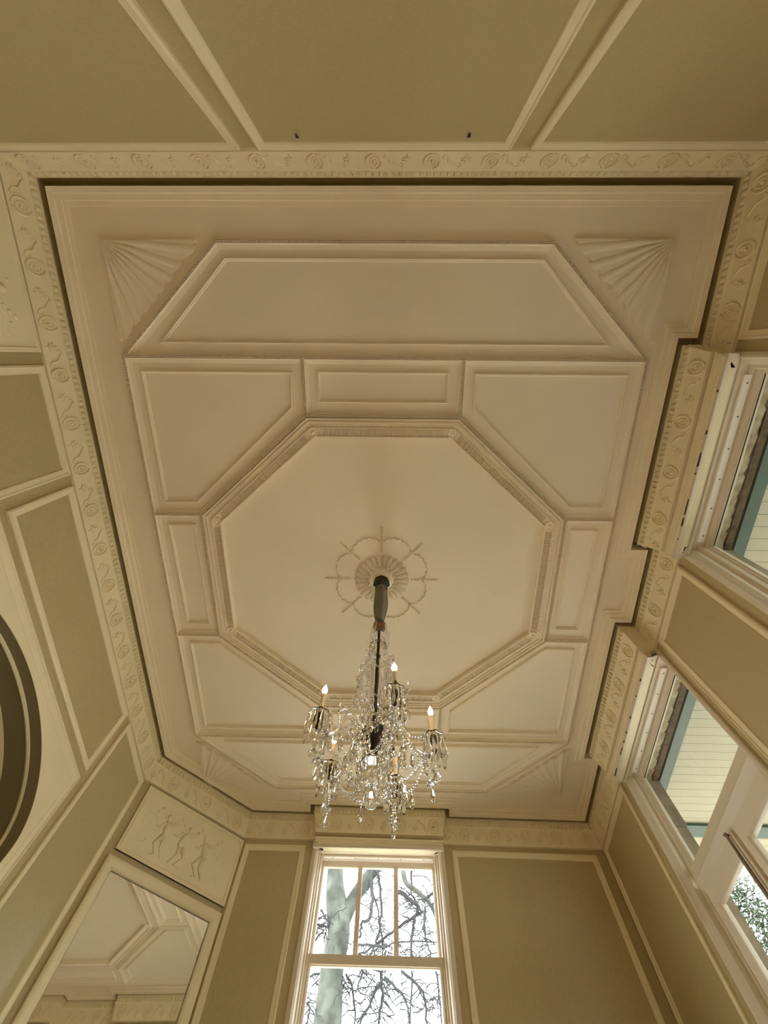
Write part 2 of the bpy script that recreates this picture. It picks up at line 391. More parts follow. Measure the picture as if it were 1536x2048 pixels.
# octagon frame inside the beads: stepped mouldings, plaited ogee, fluted band, paterae
OB = [(-.018, 0), (-.018, .036), (-.026, .038), (-.034, .018), (-.042, .020), (-.046, .036), (-.052, .036), (-.056, .022), (-.070, .026), (-.082, .024), (-.087, .040), (-.093, .040), (-.098, .022), (-.148, .022), (-.151, .040), (-.160, .040), (-.164, 0)]
b = MB(); b.sweep(OCT, OB, FD); b.build('octagon_frame', 'ceil', ceiling, 'auto')
def octoff(d): m = MB(); m.sweep(OCT, [(-d, 0)], FD); return [Vector((v.x, v.y)) for v in m.v]
o1, o2, om, opl = octoff(.1), octoff(.149), octoff(.1245), octoff(.076)
for i in range(8):
    j = (i+1) % 8; b = MB(); t = (om[j] - om[i]).normalized(); nn = Vector((-t.y, t.x)); L = (om[j] - om[i]).length - .12; n = int(L / .0155)
    for k in range(n):
        c = om[i] + t * (.06 + L * (k + .5) / n)
        pr = [(-.0052, -.002), (-.004, .013), (0, .018), (.004, .013), (.0052, -.002)]
        b.grid([[FD(*(c + t*x + nn*s), .021 + h) for x, h in pr] for s in (-.024, .024)])
    b.build('fluted_band', 'ceil', ceiling, False, 'stuff')
    b = MB(); L2 = (opl[j] - opl[i]).length; n = int(L2 / .045)
    for k in range(n):
        c = opl[i] + t * (L2 * (k + .5) / n)
        b.tube([FD(*(c - t*.018 - nn*.008), .021), FD(*c, .026), FD(*(c + t*.018 + nn*.008), .021)], [.003, .006, .003], 5)
    b.build('plaited_ogee', 'ceil', ceiling, 'all', 'stuff')
pb = MB(); pb.lathe([(.001, 0), (.036, 0), (.040, -.012), (.038, -.020), (.032, -.022), (.027, -.016), (.019, -.016), (.014, -.018), (.010, -.024), (.004, -.028), (.001, -.0285)], 24)
PAT = pb.mesh('patera', 'ceil', 'auto')
for p in om: shared('patera', PAT, ceiling, Matrix.Translation((p.x, p.y, ZC - .018)))
# thin panel mouldings, one ring each
TM = [(-.003, -.002), (0, .018), (.006, .023), (.009, .012), (.014, .012), (.018, .006), (.021, -.002)]
rings = []
for s in (-1, 1):
    rings.append([(-1.052, s*2.392), (1.052, s*2.392), (1.575, s*1.862), (-1.575, s*1.862)])
    rings.append([(-.471, s*1.682), (.471, s*1.682), (.474, s*1.464), (-.474, s*1.464)])
    rings.append([(s*1.745, -.486), (s*1.525, -.486), (s*1.53, .468), (s*1.735, .468)])
    for q in (-1, 1): rings.append([(q*1.746, s*1.677), (q*.655, s*1.677), (q*.665, s*1.425), (q*1.478, s*.673), (q*1.742, s*.673)])
for r in rings:
    area = sum(r[i][0]*r[(i+1) % len(r)][1] - r[(i+1) % len(r)][0]*r[i][1] for i in range(len(r)))
    b = MB(); b.sweep(r, TM, FD, True, -1 if area > 0 else 1); b.build('panel_moulding', 'ceil', ceiling, 'auto')
# corner fans of petals
def fan(cx, cy, sx, sy, lx, ly):
    b = MB(); P = [(cx, cy), (cx + sx*lx*.955, cy), (cx, cy + sy*ly*.955)]
    b.v = [FD(*p, -.002) for p in P] + [FD(*p, .024) for p in P]; b.f = [(0,1,2),(3,4,5),(0,1,4,3),(1,2,5,4),(2,0,3,5)]
    o = b.build('fan_ornament', 'ceil', ceiling)
    N = 8
    def pt(th, f): 
        r = f / (math.cos(th)/lx + math.sin(th)/ly); return (cx + sx*r*math.cos(th), cy + sy*r*math.sin(th))
    for i in range(N):
        a0, a1 = PI/2*i/N, PI/2*(i+1)/N; b = MB()
        for f0, f1, hb, hw in ((.03, 1.0, .022, .007), (.22, .72, .026, .007), (.28, .46, .031, .007)):
            rows = []
            for k in range(6):
                f = f0 + (f1 - f0)*k/5; g = math.sqrt(max(0, 1 - (max(0, k-2.6)/2.6)**2)) if f1 < .99 else (1 if k < 5 else .8)
                row = []
                for m in range(5):
                    u = (m/4 - .5) * g * (.96 if f1 > .99 else .8) + .5; th = a0 + (a1-a0)*u
                    bulge = 1 - abs(2*(m/4) - 1)**5
                    fr = f - (.04*(1 - bulge*(1 - .35*abs(u - .5))) if (k == 5 and f1 > .99) else 0)
                    row.append(FD(*pt(th, fr), hb + hw*bulge - (hb if m in (0, 4) and f1 > .99 else 0)*.5 - (.5*hw*k/5 if f1 < .99 else 0)))
                rows.append(row)
            b.grid(rows)
            b.grid([rows[-1], [p + Vector((0, 0, .028)) for p in rows[-1]]])
        b.build('petal', 'ceil', o, 'all')
for s in (-1, 1):
    fan(-1.852, s*2.49, 1, -s, .66, .645); fan(1.872, s*2.505, -1, -s, .668, .655)
# ceiling rose: boss, petals, garland and husk chains
b = MB(); b.lathe([(.002, .002), (.118, .002), (.124, -.010), (.116, -.020), (.104, -.016), (.085, -.030), (.060, -.046), (.002, -.05)], 40, (0,0,ZC))
rose = b.build('ceiling_rose', 'ceil', ceiling, 'auto', label='round plaster rose above the chandelier')
N = 26
for i in range(N):
    a = 2*PI*i/N; b = MB(); rows = []
    for k in range(7):
        r = .105 + .125*k/6; wd = .5 * 2*PI*r/N * (.96 if k < 5 else (.8 if k == 5 else .35))
        rows.append([FD(r*math.cos(a) - wd*u*math.sin(a), r*math.sin(a) + wd*u*math.cos(a), h + .012*math.sin(PI*k/6)) for u, h in ((-1, -.002), (-.75, .014), (-.3, .009), (0, .017), (.3, .009), (.75, .014), (1, -.002))])
    b.grid(rows); b.build('petal', 'ceil', rose, 'all')
for i in range(16):
    a = 2*PI*i/16; b = MB(); b.tube([FD(.10*math.cos(a), .10*math.sin(a), .02), FD(.115*math.cos(a), .115*math.sin(a), .026), FD(.13*math.cos(a), .13*math.sin(a), .018)], [.006, .011, .005], 6); b.build('inner_petal', 'ceil', rose, 'all')
b = MB()
for i in range(8):                           # scalloped garland of little leaves
    a0 = 2*PI*i/8
    for k in range(12):
        f = (k + .5)/12; a = a0 + 2*PI/8*f; r = .345 + .055*math.sin(PI*f)**.8; d = (1 if k % 2 else -1)
        c = V(r*math.cos(a), r*math.sin(a)); tg = V(-math.sin(a), math.cos(a)); nr = V(math.cos(a), math.sin(a)); e = (tg + nr*d*.55 + nr*(.5 - f)*.7).normalized()
        b.tube([FD(*(c - e*.016), .001), FD(*c, .010), FD(*(c + e*.016), .001)], [.002, .006, .001], 5)
b.build('garland', 'ceil', rose, 'all', 'stuff')
for i in range(8):
    a = 2*PI*i/8; b = MB(); nr = V(math.cos(a), math.sin(a)); tg = V(-nr.y, nr.x)
    for k in range(9):
        c = nr * (.25 + .235*k/9); 
        for d in (-1, 1): b.tube([FD(*(c), .003), FD(*(c + nr*.012 + tg*.004*d), .009), FD(*(c + nr*.024 + tg*.008*d), .001)], [.002, .0055, .001], 5)
    b.build('husk_chain', 'ceil', rose, 'all')

# ------------------------------------------------------------------ box heads over the windows (ressauts) and their caps
CAPP = [(.05, -.308), (-.018, -.308), (-.018, -.323), (-.005, -.325), (-.005, -.341), (.008, -.344), (.010, -.360), (.020, -.363), (.022, -.384), (.05, -.384)]
def boxhead(par, pts, outs):
    """pts: lip corners of the projection (4, room side ccw); builds body and cap moulding"""
    m = MB(); m.sweep(pts, [(DW + .024, 0)], FC, False); q = [Vector((v.x, v.y)) for v in m.v]
    e = outs
    b = MB(); q2 = [q[0] + e*.03, q[1], q[2], q[3] + e*.03]
    b.v = [Vector((p.x, p.y, ZC - .335)) for p in q2] + [Vector((p.x, p.y, ZC + .02)) for p in q2]
    b.f = [(0,1,2,3), (0,1,5,4), (1,2,6,5), (2,3,7,6)]; b.build('box_head', 'wall', par)
    b = MB(); b.sweep(q2, [(a - .026 if a < .04 else a, h) for a, h in CAPP], FC, False, 1); b.build('head_cap', 'trim', par)
    return q

# ------------------------------------------------------------------ tall sash window in the far wall
win1 = struct(thing('window_1', '', 'window'), 'tall white sash window in the far wall, three panes over one', 'window')
boxhead(win1, [fy(.742), Vector((.734, 2.706)), Vector((-.744, 2.688)), fy(-.744)], Vector((0, 1)))
yW = lambda x: WF.p(x, 0).y
FW1 = lambda x, z, y: Vector((x, y, ZC + z))
XL, XR, ZT, ZBt = -.552, .533, -.413, -4.0
CAS = [(.125, 2.99), (.125, 2.905), (.112, 2.898), (.085, 2.898), (.078, 2.908), (.072, 2.912), (.066, 2.925), (.06, 2.95), (.048, 2.955), (.044, 2.985), (.03, 2.99), (.026, 3.0), (.026, 3.12), (.125, 3.12)]
b = MB(); b.sweep([(XL, ZBt), (XL, -.37), (XR, -.37), (XR, ZBt)], [(-a, y) for a, y in CAS], FW1, False, 1); b.build('casing', 'joinery', win1, 'auto')
b = MB(); prof = [(2.818, -.32), (2.818, -.384), (2.830, -.385), (2.84, -.374), (2.87, -.362), (2.905, -.358), (2.908, -.368), (2.918, -.368), (2.922, -.352), (2.95, -.346), (3.10, -.346), (3.10, -.31), (2.818, -.31)]
b.grid([[Vector((x, y, ZC + z)) for y, z in prof] for x in (XL - .11, XR + .11)]); b.build('head_lining', 'joinery', win1, 'auto')
LB = lambda x, y, z: (x, y, ZC + z)
b = MB(); b.box(XL - .01, XR + .01, 2.992, 3.026, -.364, -.345, LB); bt = b.build('blind_batten', 'batten', win1)
for k in range(5):
    x = XL + .08 + k*(XR - XL - .16)/4; b = MB(); b.box(x - .004, x + .004, 3.004, 3.014, -.3665, -.363, LB); b.build('screw', 'screw', bt)
def sash(par, name, x0, x1, z0, z1, y, fr, muntins=(), top=.05, bot=.05):
    b = MB(); F_ = lambda a, z, h: Vector((a, y + h, ZC + z))
    PR = [(-.05, -.02), (-.012, -.02), (-.004, -.012), (0, -.008), (0, .02), (-.05, .02)]
    b.sweep([(x0, z0), (x1, z0), (x1, z1), (x0, z1)], PR, F_, True, -1)
    o = b.build(name, 'joinery', par, 'auto')
    for a, c in muntins:
        b = MB(); b.box(a, c, y - .016, y + .014, z0, z1, LB); b.build('muntin', 'joinery', o)
    xs = [x0] + [v for m_ in muntins for v in m_] + [x1]
    for k in range(0, len(xs), 2):
        b = MB(); b.box(xs[k], xs[k+1], y - .001, y + .003, z0, z1, LB); b.build('pane', 'glass', o)
    return o
sash(win1, 'upper_sash', XL, XR, -1.10, ZT, 3.075, .05, ((-.208, -.165), (.149, .192)))
sash(win1, 'lower_sash', XL + .002, XR - .002, ZBt + .08, -1.178, 3.025, .05)
b = MB(); b.box(XL - .028, XR + .028, 3.0, 3.06, -1.172, -1.108, LB); b.build('meeting_rail', 'joinery', win1)
b = MB(); b.box(XL - .12, XR + .12, 2.86, 3.2, ZBt - .06, ZBt + .03, LB); b.build('window_sill', 'joinery', win1)

# glazed door added out of view behind the viewer, for extra daylight
dr = struct(thing('added_light_door', '', 'door'), 'added glazed door in the back wall, out of view, lets in light for the far wall', 'door')
for x0, x1 in ((-.5, .5),):
    b = MB(); Fb = lambda u, z, h: WB.p(u, z, h - .1)
    b.sweep([(x0, -ZC + .03), (x1, -ZC + .03), (x1, -2.15), (x0, -2.15)], [(0, -.03), (0, .03), (.07, .03), (.08, .02), (.08, -.03)], Fb, True, -1); b.build('door_leaf', 'joinery', dr, 'auto')
    b = MB(); b.box(x0 + .07, x1 - .07, -ZC + .1, -2.22, -.002, .002, Fb); b.build('pane', 'glass', dr)

# ------------------------------------------------------------------ two glazed garden doors with toplights in the right wall
def glazed_door(name, label, ya, yb, lipf):
    W = struct(thing(name, '', 'window'), label, 'window')
    boxhead(W, [rx(lipf[0]), Vector((lipf[2], lipf[0])), Vector((lipf[3], lipf[1])), rx(lipf[1])], Vector((1, 0)))
    xw = WR.p((ya+yb)/2, 0).x
    FX = lambda y, z, x: Vector((x, y, ZC + z))
    ZS = -ZC + .06
    CS = [(.125, xw + .03), (.125, xw - .022), (.112, xw - .03), (.092, xw - .03), (.084, xw - .016), (.078, xw - .012), (.066, xw + .004), (.056, xw + .012), (.052, xw + .045), (.034, xw + .05), (.026, xw + .06), (.022, 2.375), (.022, 2.40), (.125, 2.47)]
    b = MB(); b.sweep([(ya, ZS), (ya, -.385), (yb, -.385), (yb, ZS)], [(-a, x) for a, x in CS], FX, False, 1)
    b.build('casing', 'joinery', W, 'auto')
    BX = lambda x, y, z: (x, y, ZC + z)
    y0, y1 = ya - .05, yb + .05
    b = MB(); prof = [(2.135, -.32), (2.135, -.3845), (2.157, -.386), (2.175, -.380), (2.20, -.366), (2.225, -.358), (2.236, -.352), (2.240, -.362), (2.252, -.364), (2.257, -.350), (2.262, -.345), (2.345, -.345), (2.35, -.31), (2.135, -.31)]
    b.grid([[Vector((x, y, ZC + z)) for x, z in prof] for y in (ya - .115, yb + .115)])
    b.build('head_lining', 'joinery', W, 'auto')
    # cracked paint gap along the edge of the head
    rnd = random.Random(name); b = MB(); y = ya + .1
    while y < yb:
        l = rnd.uniform(.006, .03) * (4 if rnd.random() < .25 else 1); wd = rnd.uniform(.003, .007) * (1.6 if rnd.random() < .2 else 1)
        b.hexa([BX(2.124, y, -.3875), BX(2.124 + wd*.4, y, -.3875), BX(2.124 + wd, y + l, -.3875), BX(2.124, y + l*1.1, -.3875), BX(2.124, y, -.380), BX(2.124 + wd*.4, y, -.380), BX(2.124 + wd, y + l, -.380), BX(2.124, y + l*1.1, -.380)]); y += l + rnd.uniform(.02, .26)
    b.build('paint_crack', 'gap', W)
    b = MB(); b.box(2.288, 2.333, ya + .01, yb - .01, -.362, -.343, BX); bt = b.build('blind_batten', 'batten', W)
    for k in range(6):
        y = ya + .06 + k*(yb - ya - .12)/5; b = MB(); b.lathe([(.001, 0), (.006, 0), (.005, -.003), (.001, -.004)], 8, (2.316, y, ZC - .362)); b.build('screw', 'screw', bt)
    # toplight sash, double glazing line, pane
    b = MB(); PR = [(-.05, 2.345), (-.03, 2.345), (-.022, 2.352), (-.014, 2.354), (-.010, 2.364), (-.002, 2.366), (0, 2.372), (0, 2.395), (-.05, 2.395)]
    b.sweep([(ya, -1.095), (yb, -1.095), (yb, -.405), (ya, -.405)], PR, FX, True, -1); o = b.build('toplight_sash', 'joinery', W, 'auto')
    b = MB(); b.box(2.380, 2.384, ya, yb, -1.095, -.405, BX); b.build('pane', 'glass', o)
    b = MB(); b.box(2.3725, 2.3795, ya, yb, -.4065, -.404, BX); b.build('glazing_gap', 'gap', o)
    # transom
    TP = [(2.395, -1.095), (2.345, -1.10), (2.335, -1.108), (2.318, -1.19), (2.312, -1.198), (2.318, -1.206), (2.335, -1.245), (2.345, -1.262), (2.40, -1.262)]
    b = MB(); b.grid([[Vector((x, y, ZC + z)) for x, z in TP] for y in (ya - .03, yb + .03)]); b.build('transom', 'joinery', W, 'auto')
    # two door leaves
    ym = ya + (yb - ya) * .47
    for lo, hi in ((ya - .005, ym), (ym, yb + .005)):
        b = MB(); sl = .10; PR = [(-sl, 2.33), (-.012, 2.33), (-.004, 2.338), (0, 2.342), (0, 2.375), (-sl, 2.375)]
        l2 = lo + (.06 if lo < ym - .01 else sl); h2 = hi - (sl if hi < ym + .01 else .07)
        def side(a0, a1, z0, z1): b.box(2.33, 2.375, a0, a1, z0, z1, BX)
        side(lo, l2, ZS, -1.264); side(h2, hi, ZS, -1.264); side(l2, h2, -1.366, -1.264); side(l2, h2, ZS, ZS + .75); 
        b.sweep([(l2, ZS + .75), (h2, ZS + .75), (h2, -1.366), (l2, -1.366)], [(-.012, 2.326), (-.004, 2.326), (.006, 2.336), (.008, 2.345), (.008, 2.375), (-.012, 2.375)], FX, True, -1)
        o = b.build('door_leaf', 'joinery', W, 'auto')
        b = MB(); b.box(2.352, 2.356, l2, h2, ZS + .75, -1.366, BX); b.build('pane', 'glass', o)
    b = MB(); b.box(2.312, 2.335, ym - .012, ym + .022, ZS, -1.27, BX); b.build('meeting_bead', 'joinery', W)
    b = MB(); b.tube([BX(2.30, ym + .03, -1.262), BX(2.297, ym + .03, -1.30), BX(2.30, ym + .03, -3.6)], .009, 8); b.tube([BX(2.335, ym + .045, -1.262), BX(2.30, ym + .05, -1.262), BX(2.292, ym + .02, -1.275), BX(2.30, ym + .03, -1.33)], .008, 8)
    b.build('bolt_rod', 'brown', W, 'auto', label='brown painted bolt rod down the meeting stile')
    # outside: weathered reveal boards
    b = MB(); b.box(2.388, 2.452, ya - .03, yb + .03, -.40, -.33, BX); b.build('outer_lintel', 'weather', W, label='weathered flaking cream lintel outside the glass')
    b = MB(); rnd = random.Random(3)
    b.box(2.455, 2.505, ya - .03, yb + .03, -.405, -.33, BX)
    for k in range(26):
        y = ya + (yb - ya)*(k + rnd.random())/26; d = .018*rnd.random()**2 + .002; l = .05 + .06*rnd.random(); b.hexa([BX(2.452 - d*.2, y, -.4025), BX(2.458, y, -.4025), BX(2.458, y + l, -.4025), BX(2.452 - d, y + l*.6, -.4025), BX(2.452 - d*.2, y, -.38), BX(2.458, y, -.38), BX(2.458, y + l, -.38), BX(2.452 - d, y + l*.6, -.38)])
    b.build('rotten_board', 'rot', W, label='dark rotten board above the glass outside')
    for lo, hi in ((ya - .045, ya - .005), (yb + .03, yb + .07)):
        b = MB(); b.box(2.40, 2.515, lo, hi, -.80, -.40, BX); b.box(2.402, 2.505, lo, hi, ZS, -.806, BX); b.build('outer_reveal', 'brown', W, label='bare grey-brown wooden outer reveal')
    return W
glazed_door('window_2', 'nearer glazed garden door with toplight in the right wall, at the picture edge', -1.703, -.532, (-1.918, -.33, 2.014, 2.018))
glazed_door('window_3', 'farther glazed garden door with toplight in the right wall', .568, 1.748, (.36, 1.949, 2.022, 2.024))

# ------------------------------------------------------------------ mirror and plaster reliefs
F = WC.F()
mir = thing('wall_mirror', 'tall cream framed mirror on the canted corner wall below the larger plaster relief', 'mirror', WC.p(.59, -3.7, 0))
b = MB(); b.sweep([(.018, -3.7), (1.168, -3.7), (1.168, -.905), (.018, -.905)], [(0, 0), (0, .03), (.008, .036), (.03, .036), (.045, .028), (.066, .026), (.074, .018), (.080, .020), (.084, .012), (.084, .0)], F, True, -1)
b.build('mirror_frame', 'trim', mir, 'auto')
b = MB(); b.sweep([(.098, -3.62), (1.088, -3.62), (1.088, -.985), (.098, -.985)], [(-.016, .002), (-.016, .0035), (.007, .0035), (.007, .002)], F, True, -1); b.build('rebate_shadow_strip', 'gap', mir)  # dark strip painted in for the shadow at the mirror frame's inner edge
b = MB(); b.box(.09, 1.096, -3.63, -.977, .0005, .003, F); b.build('mirror_glass', 'mirror', mir)
def blob(b, F, pts, r, flat=.5, k=6):
    """flattened tube of relief on a wall: pts (u, z), radii"""
    m = MB(); m.tube([(u, z, 0) for u, z in pts], r, k); n0 = len(b.v)
    b.v += [F(v.x, v.y, .012 + v.z*flat) for v in m.v]; b.f += [tuple(n0 + i for i in f) for f in m.f]
def lump(b, F, u, z, ru, rz, h):
    m = MB(); m.ball((0,0,0), 1, 10, 6); n0 = len(b.v); b.v += [F(u + v.x*ru, z + v.y*rz, .012 + v.z*h) for v in m.v]; b.f += [tuple(n0 + i for i in f) for f in m.f]
def relief(W, loc, label, u0, u1, z0, z1, seed):
    F = W.F(); o = thing('plaster_relief', label, 'relief', loc)
    b = MB(); b.box(u0, u1, z0, z1, 0, .014, F); b.build('back_plate', 'trim', o)
    b = MB(); b.sweep([(u0, z0), (u1, z0), (u1, z1), (u0, z1)], [(0, 0), (0, .020), (.01, .024), (.02, .020), (.026, .024), (.034, .016), (.036, .012)], F, True, -1); b.build('relief_border', 'trim', o, 'auto')
    wd, ht = u1 - u0, z1 - z0; X = lambda f: u0 + wd*f; Z = lambda g: z0 + ht*g
    # three garland-carrying child figures between scrolls
    for fx, lean in ((.30, -.02), (.47, .03), (.68, -.03)):
        b = MB(); h = ht*.62; zb = z0 + ht*.16; x = X(fx)
        lump(b, F, x + lean, zb + h*.90, .026, .032, .022)
        blob(b, F, [(x + lean, zb + h*.82), (x, zb + h*.62), (x - lean*.6, zb + h*.42)], [.018, .036, .030])
        for sgn in (-1, 1):
            blob(b, F, [(x + sgn*.012, zb + h*.44), (x + sgn*.035 + lean, zb + h*.22), (x + sgn*.03 - lean, zb), (x + sgn*.05, zb - .006)], [.026, .020, .012, .008])
            blob(b, F, [(x + sgn*.025, zb + h*.76), (x + sgn*.075, zb + h*(.70 + .1*sgn)), (x + sgn*.11, zb + h*(.86 if sgn > 0 else .6))], [.015, .012, .008])
        b.build('relief_figure', 'trim', o, 'all')
    for sgn, cx in ((1, .13), (-1, .88)):
        b = MB()
        for r0, cz, tw in ((.085, .52, 1), (.05, .30, -1), (.05, .74, -1)):
            blob(b, F, [(X(cx) + r0*(1 - i/22)*math.cos(i*.42*tw)*sgn, Z(cz) + r0*(1 - i/22)*math.sin(i*.42*tw)) for i in range(20)], [.009 - .0002*i for i in range(20)])
        b.build('relief_scroll', 'trim', o, 'all')
    b = MB()
    for i in range(22):
        t = i/21; u = X(.2 + .6*t); z = Z(.80 - .14*math.sin(PI*((t*3) % 1))); lump(b, F, u, z, .016, .013, .012)
    b.build('relief_garland', 'trim', o, 'all')
relief(WC, WC.p(.6, -.85, 0), 'cream plaster relief with child figures on the canted corner above the mirror', .042, 1.172, -.85, -.292, 1)
relief(WLF, WLF.p(-2.29, -.93, 0), 'cream plaster relief at the left edge of the picture near the back wall', -2.79, -1.792, -.93, -.28, 2)
for x, lab in ((-.455, 'small black picture hook high on the back wall, left of the pair'), (.452, 'small black picture hook high on the back wall, right of the pair')):
    o = thing('picture_hook', lab, 'hook', WB.p(x, -.45, 0), 'picture hooks on the back wall')
    f = lambda a, c, h: WB.p(x + a, -.44 + c, h)
    b = MB(); b.tube([f(0, .04, .003), f(0, .02, .012), f(0, -.004, .012), f(.002, -.018, .016), f(.002, -.016, .024), f(.002, -.004, .026)], .0034, 6); b.build('hook_shank', 'hook', o, 'all')
    b = MB(); b.lathe([(.001, -.004), (.005, -.003), (.005, .003), (.001, .004)], 8, f(0, .042, .004)); b.build('hook_nail', 'hook', o)

# ------------------------------------------------------------------ chandelier
ch = thing('chandelier', 'crystal chandelier with candle bulbs hanging from the ceiling rose', 'chandelier', (0, 0, ZC))
O = (0, 0, ZC); z_ = lambda p: [(r, z) for r, z in p]
b = MB(); b.lathe([(.002, -.045), (.060, -.048), (.066, -.058), (.058, -.070), (.050, -.084), (.062, -.096), (.060, -.110), (.040, -.124), (.030, -.135), (.002, -.138)], 24, O, lambda a, z: 1 + .10*math.cos(8*a)*(1 if z < -.06 else .3))
for i in range(8):
    a = 2*PI*i/8; b.ball((.056*math.cos(a), .056*math.sin(a), ZC - .10), .014, 8, 5, 1.3)
b.build('ceiling_canopy', 'canopy', ch, 'all')
b = MB(); b.lathe([(.024, -.125), (.034, -.15), (.045, -.22), (.051, -.32), (.052, -.40), (.046, -.48), (.036, -.56), (.028, -.61), (.026, -.635)], 40, O, lambda a, z: 1 + .10*math.cos(5*a + z*1.5) + .05*math.cos(9*a - 1))
b.build('chain_sleeve', 'cloth', ch, 'all', label='grey-green cloth sleeve over the chain')
b = MB(); b.lathe([(.004, -.62), (.026, -.624), (.040, -.645), (.046, -.68), (.040, -.71), (.026, -.735), (.010, -.74)], 24, O); b.build('top_ball', 'amber', ch, 'all', label='amber glass ball')
b = MB(); b.lathe([(.005, -.73), (.006, -.9), (.005, -1.0), (.006, -1.2), (.005, -1.4), (.010, -1.56), (.002, -1.57)], 10, O); b.build('stem', 'bronze', ch, 'auto')
for nm, pr in (('glass_vase', [(.012, -.75), (.034, -.765), (.046, -.80), (.042, -.84), (.020, -.87), (.012, -.88)]), ('glass_vase', [(.012, -.885), (.030, -.895), (.060, -.905), (.052, -.94), (.030, -.985), (.016, -1.02)]),
               ('glass_column', [(.014, -1.03), (.026, -1.06), (.022, -1.12), (.030, -1.2), (.022, -1.28), (.032, -1.36), (.026, -1.44), (.040, -1.50), (.03, -1.54)])):
    b = MB(); b.lathe(pr, 20, O, lambda a, z: 1 + .05*math.cos(10*a)); b.build(nm, 'crystal', ch, 'all')
b = MB(); b.lathe([(.01, -1.545), (.046, -1.55), (.056, -1.565), (.053, -1.60), (.038, -1.615), (.043, -1.635), (.034, -1.66), (.022, -1.675), (.017, -1.715), (.004, -1.72)], 24, O, lambda a, z: 1 + .04*math.cos(12*a)); b.build('arm_hub', 'bronze', ch, 'all', label='dark bronze hub that carries the arms')
b = MB(); b.lathe([(.016, -1.722), (.05, -1.735), (.066, -1.765), (.064, -1.80), (.048, -1.835), (.022, -1.855), (.004, -1.86)], 24, O, lambda a, z: 1 + .04*math.cos(14*a)); b.build('bottom_bowl', 'crystal', ch, 'all')
b = MB(); b.tube([(0,0,ZC-1.855), (0,0,ZC-1.895)], .004, 6); b.ball((0,0,ZC-1.925), .034, 12, 8); b.build('bottom_ball', 'crystal', ch, 'auto')
def cat(p, q, sag, n):
    p, q = Vector(p), Vector(q); return [p.lerp(q, i/n) - Vector((0,0,sag*4*(i/n)*(1 - i/n))) for i in range(n+1)]
def strand(parent, pts, r=.008, name='bead_strand'):
    L = sum((pts[i+1]-pts[i]).length for i in range(len(pts)-1)); n = max(2, int(L / (r*2.3))); b = MB(); acc = 0; k = 0; step = L/n
    seg = 0; pos = 0
    for m in range(n+1):
        d = m*step
        while seg < len(pts)-2 and d > pos + (pts[seg+1]-pts[seg]).length: pos += (pts[seg+1]-pts[seg]).length; seg += 1
        l = (pts[seg+1]-pts[seg]).length; q = pts[seg].lerp(pts[seg+1], min(1, (d - pos)/max(l, 1e-6))); b.ball(q, r*(1 if m % 3 else 1.2), 6, 4)
    return b.build(name, 'crystal', parent, False, 'stuff')
def dropmesh(b, top, l=.055, r=.011):         # pear-shaped cut prism hanging from a little button
    x, y, z = top; b.ball((x, y, z - .006), .006, 6, 4)
    b.lathe([(.001, -.012), (r*.45, -.02), (r, -.012 - l*.62), (r*.8, -.012 - l*.85), (.001, -.012 - l)], 7, top)
def prism(parent, top, l=.055, r=.011, name='prism'):
    b = MB(); dropmesh(b, top, l, r); return b.build(name, 'crystal', parent)
def polar(r, a, z): return Vector((r*math.cos(a), r*math.sin(a), ZC + z))
def smooth(P, n=6):
    out = []
    for i in range(len(P)-1):
        p0, p1, p2, p3 = P[max(i-1, 0)], P[i], P[i+1], P[min(i+2, len(P)-1)]
        for k in range(n):
            t = k/n; out.append(.5*((2*p1) + (p2-p0)*t + (2*p0-5*p1+4*p2-p3)*t*t + (3*p1-p0-3*p2+p3)*t**3))
    out.append(P[-1]); return out
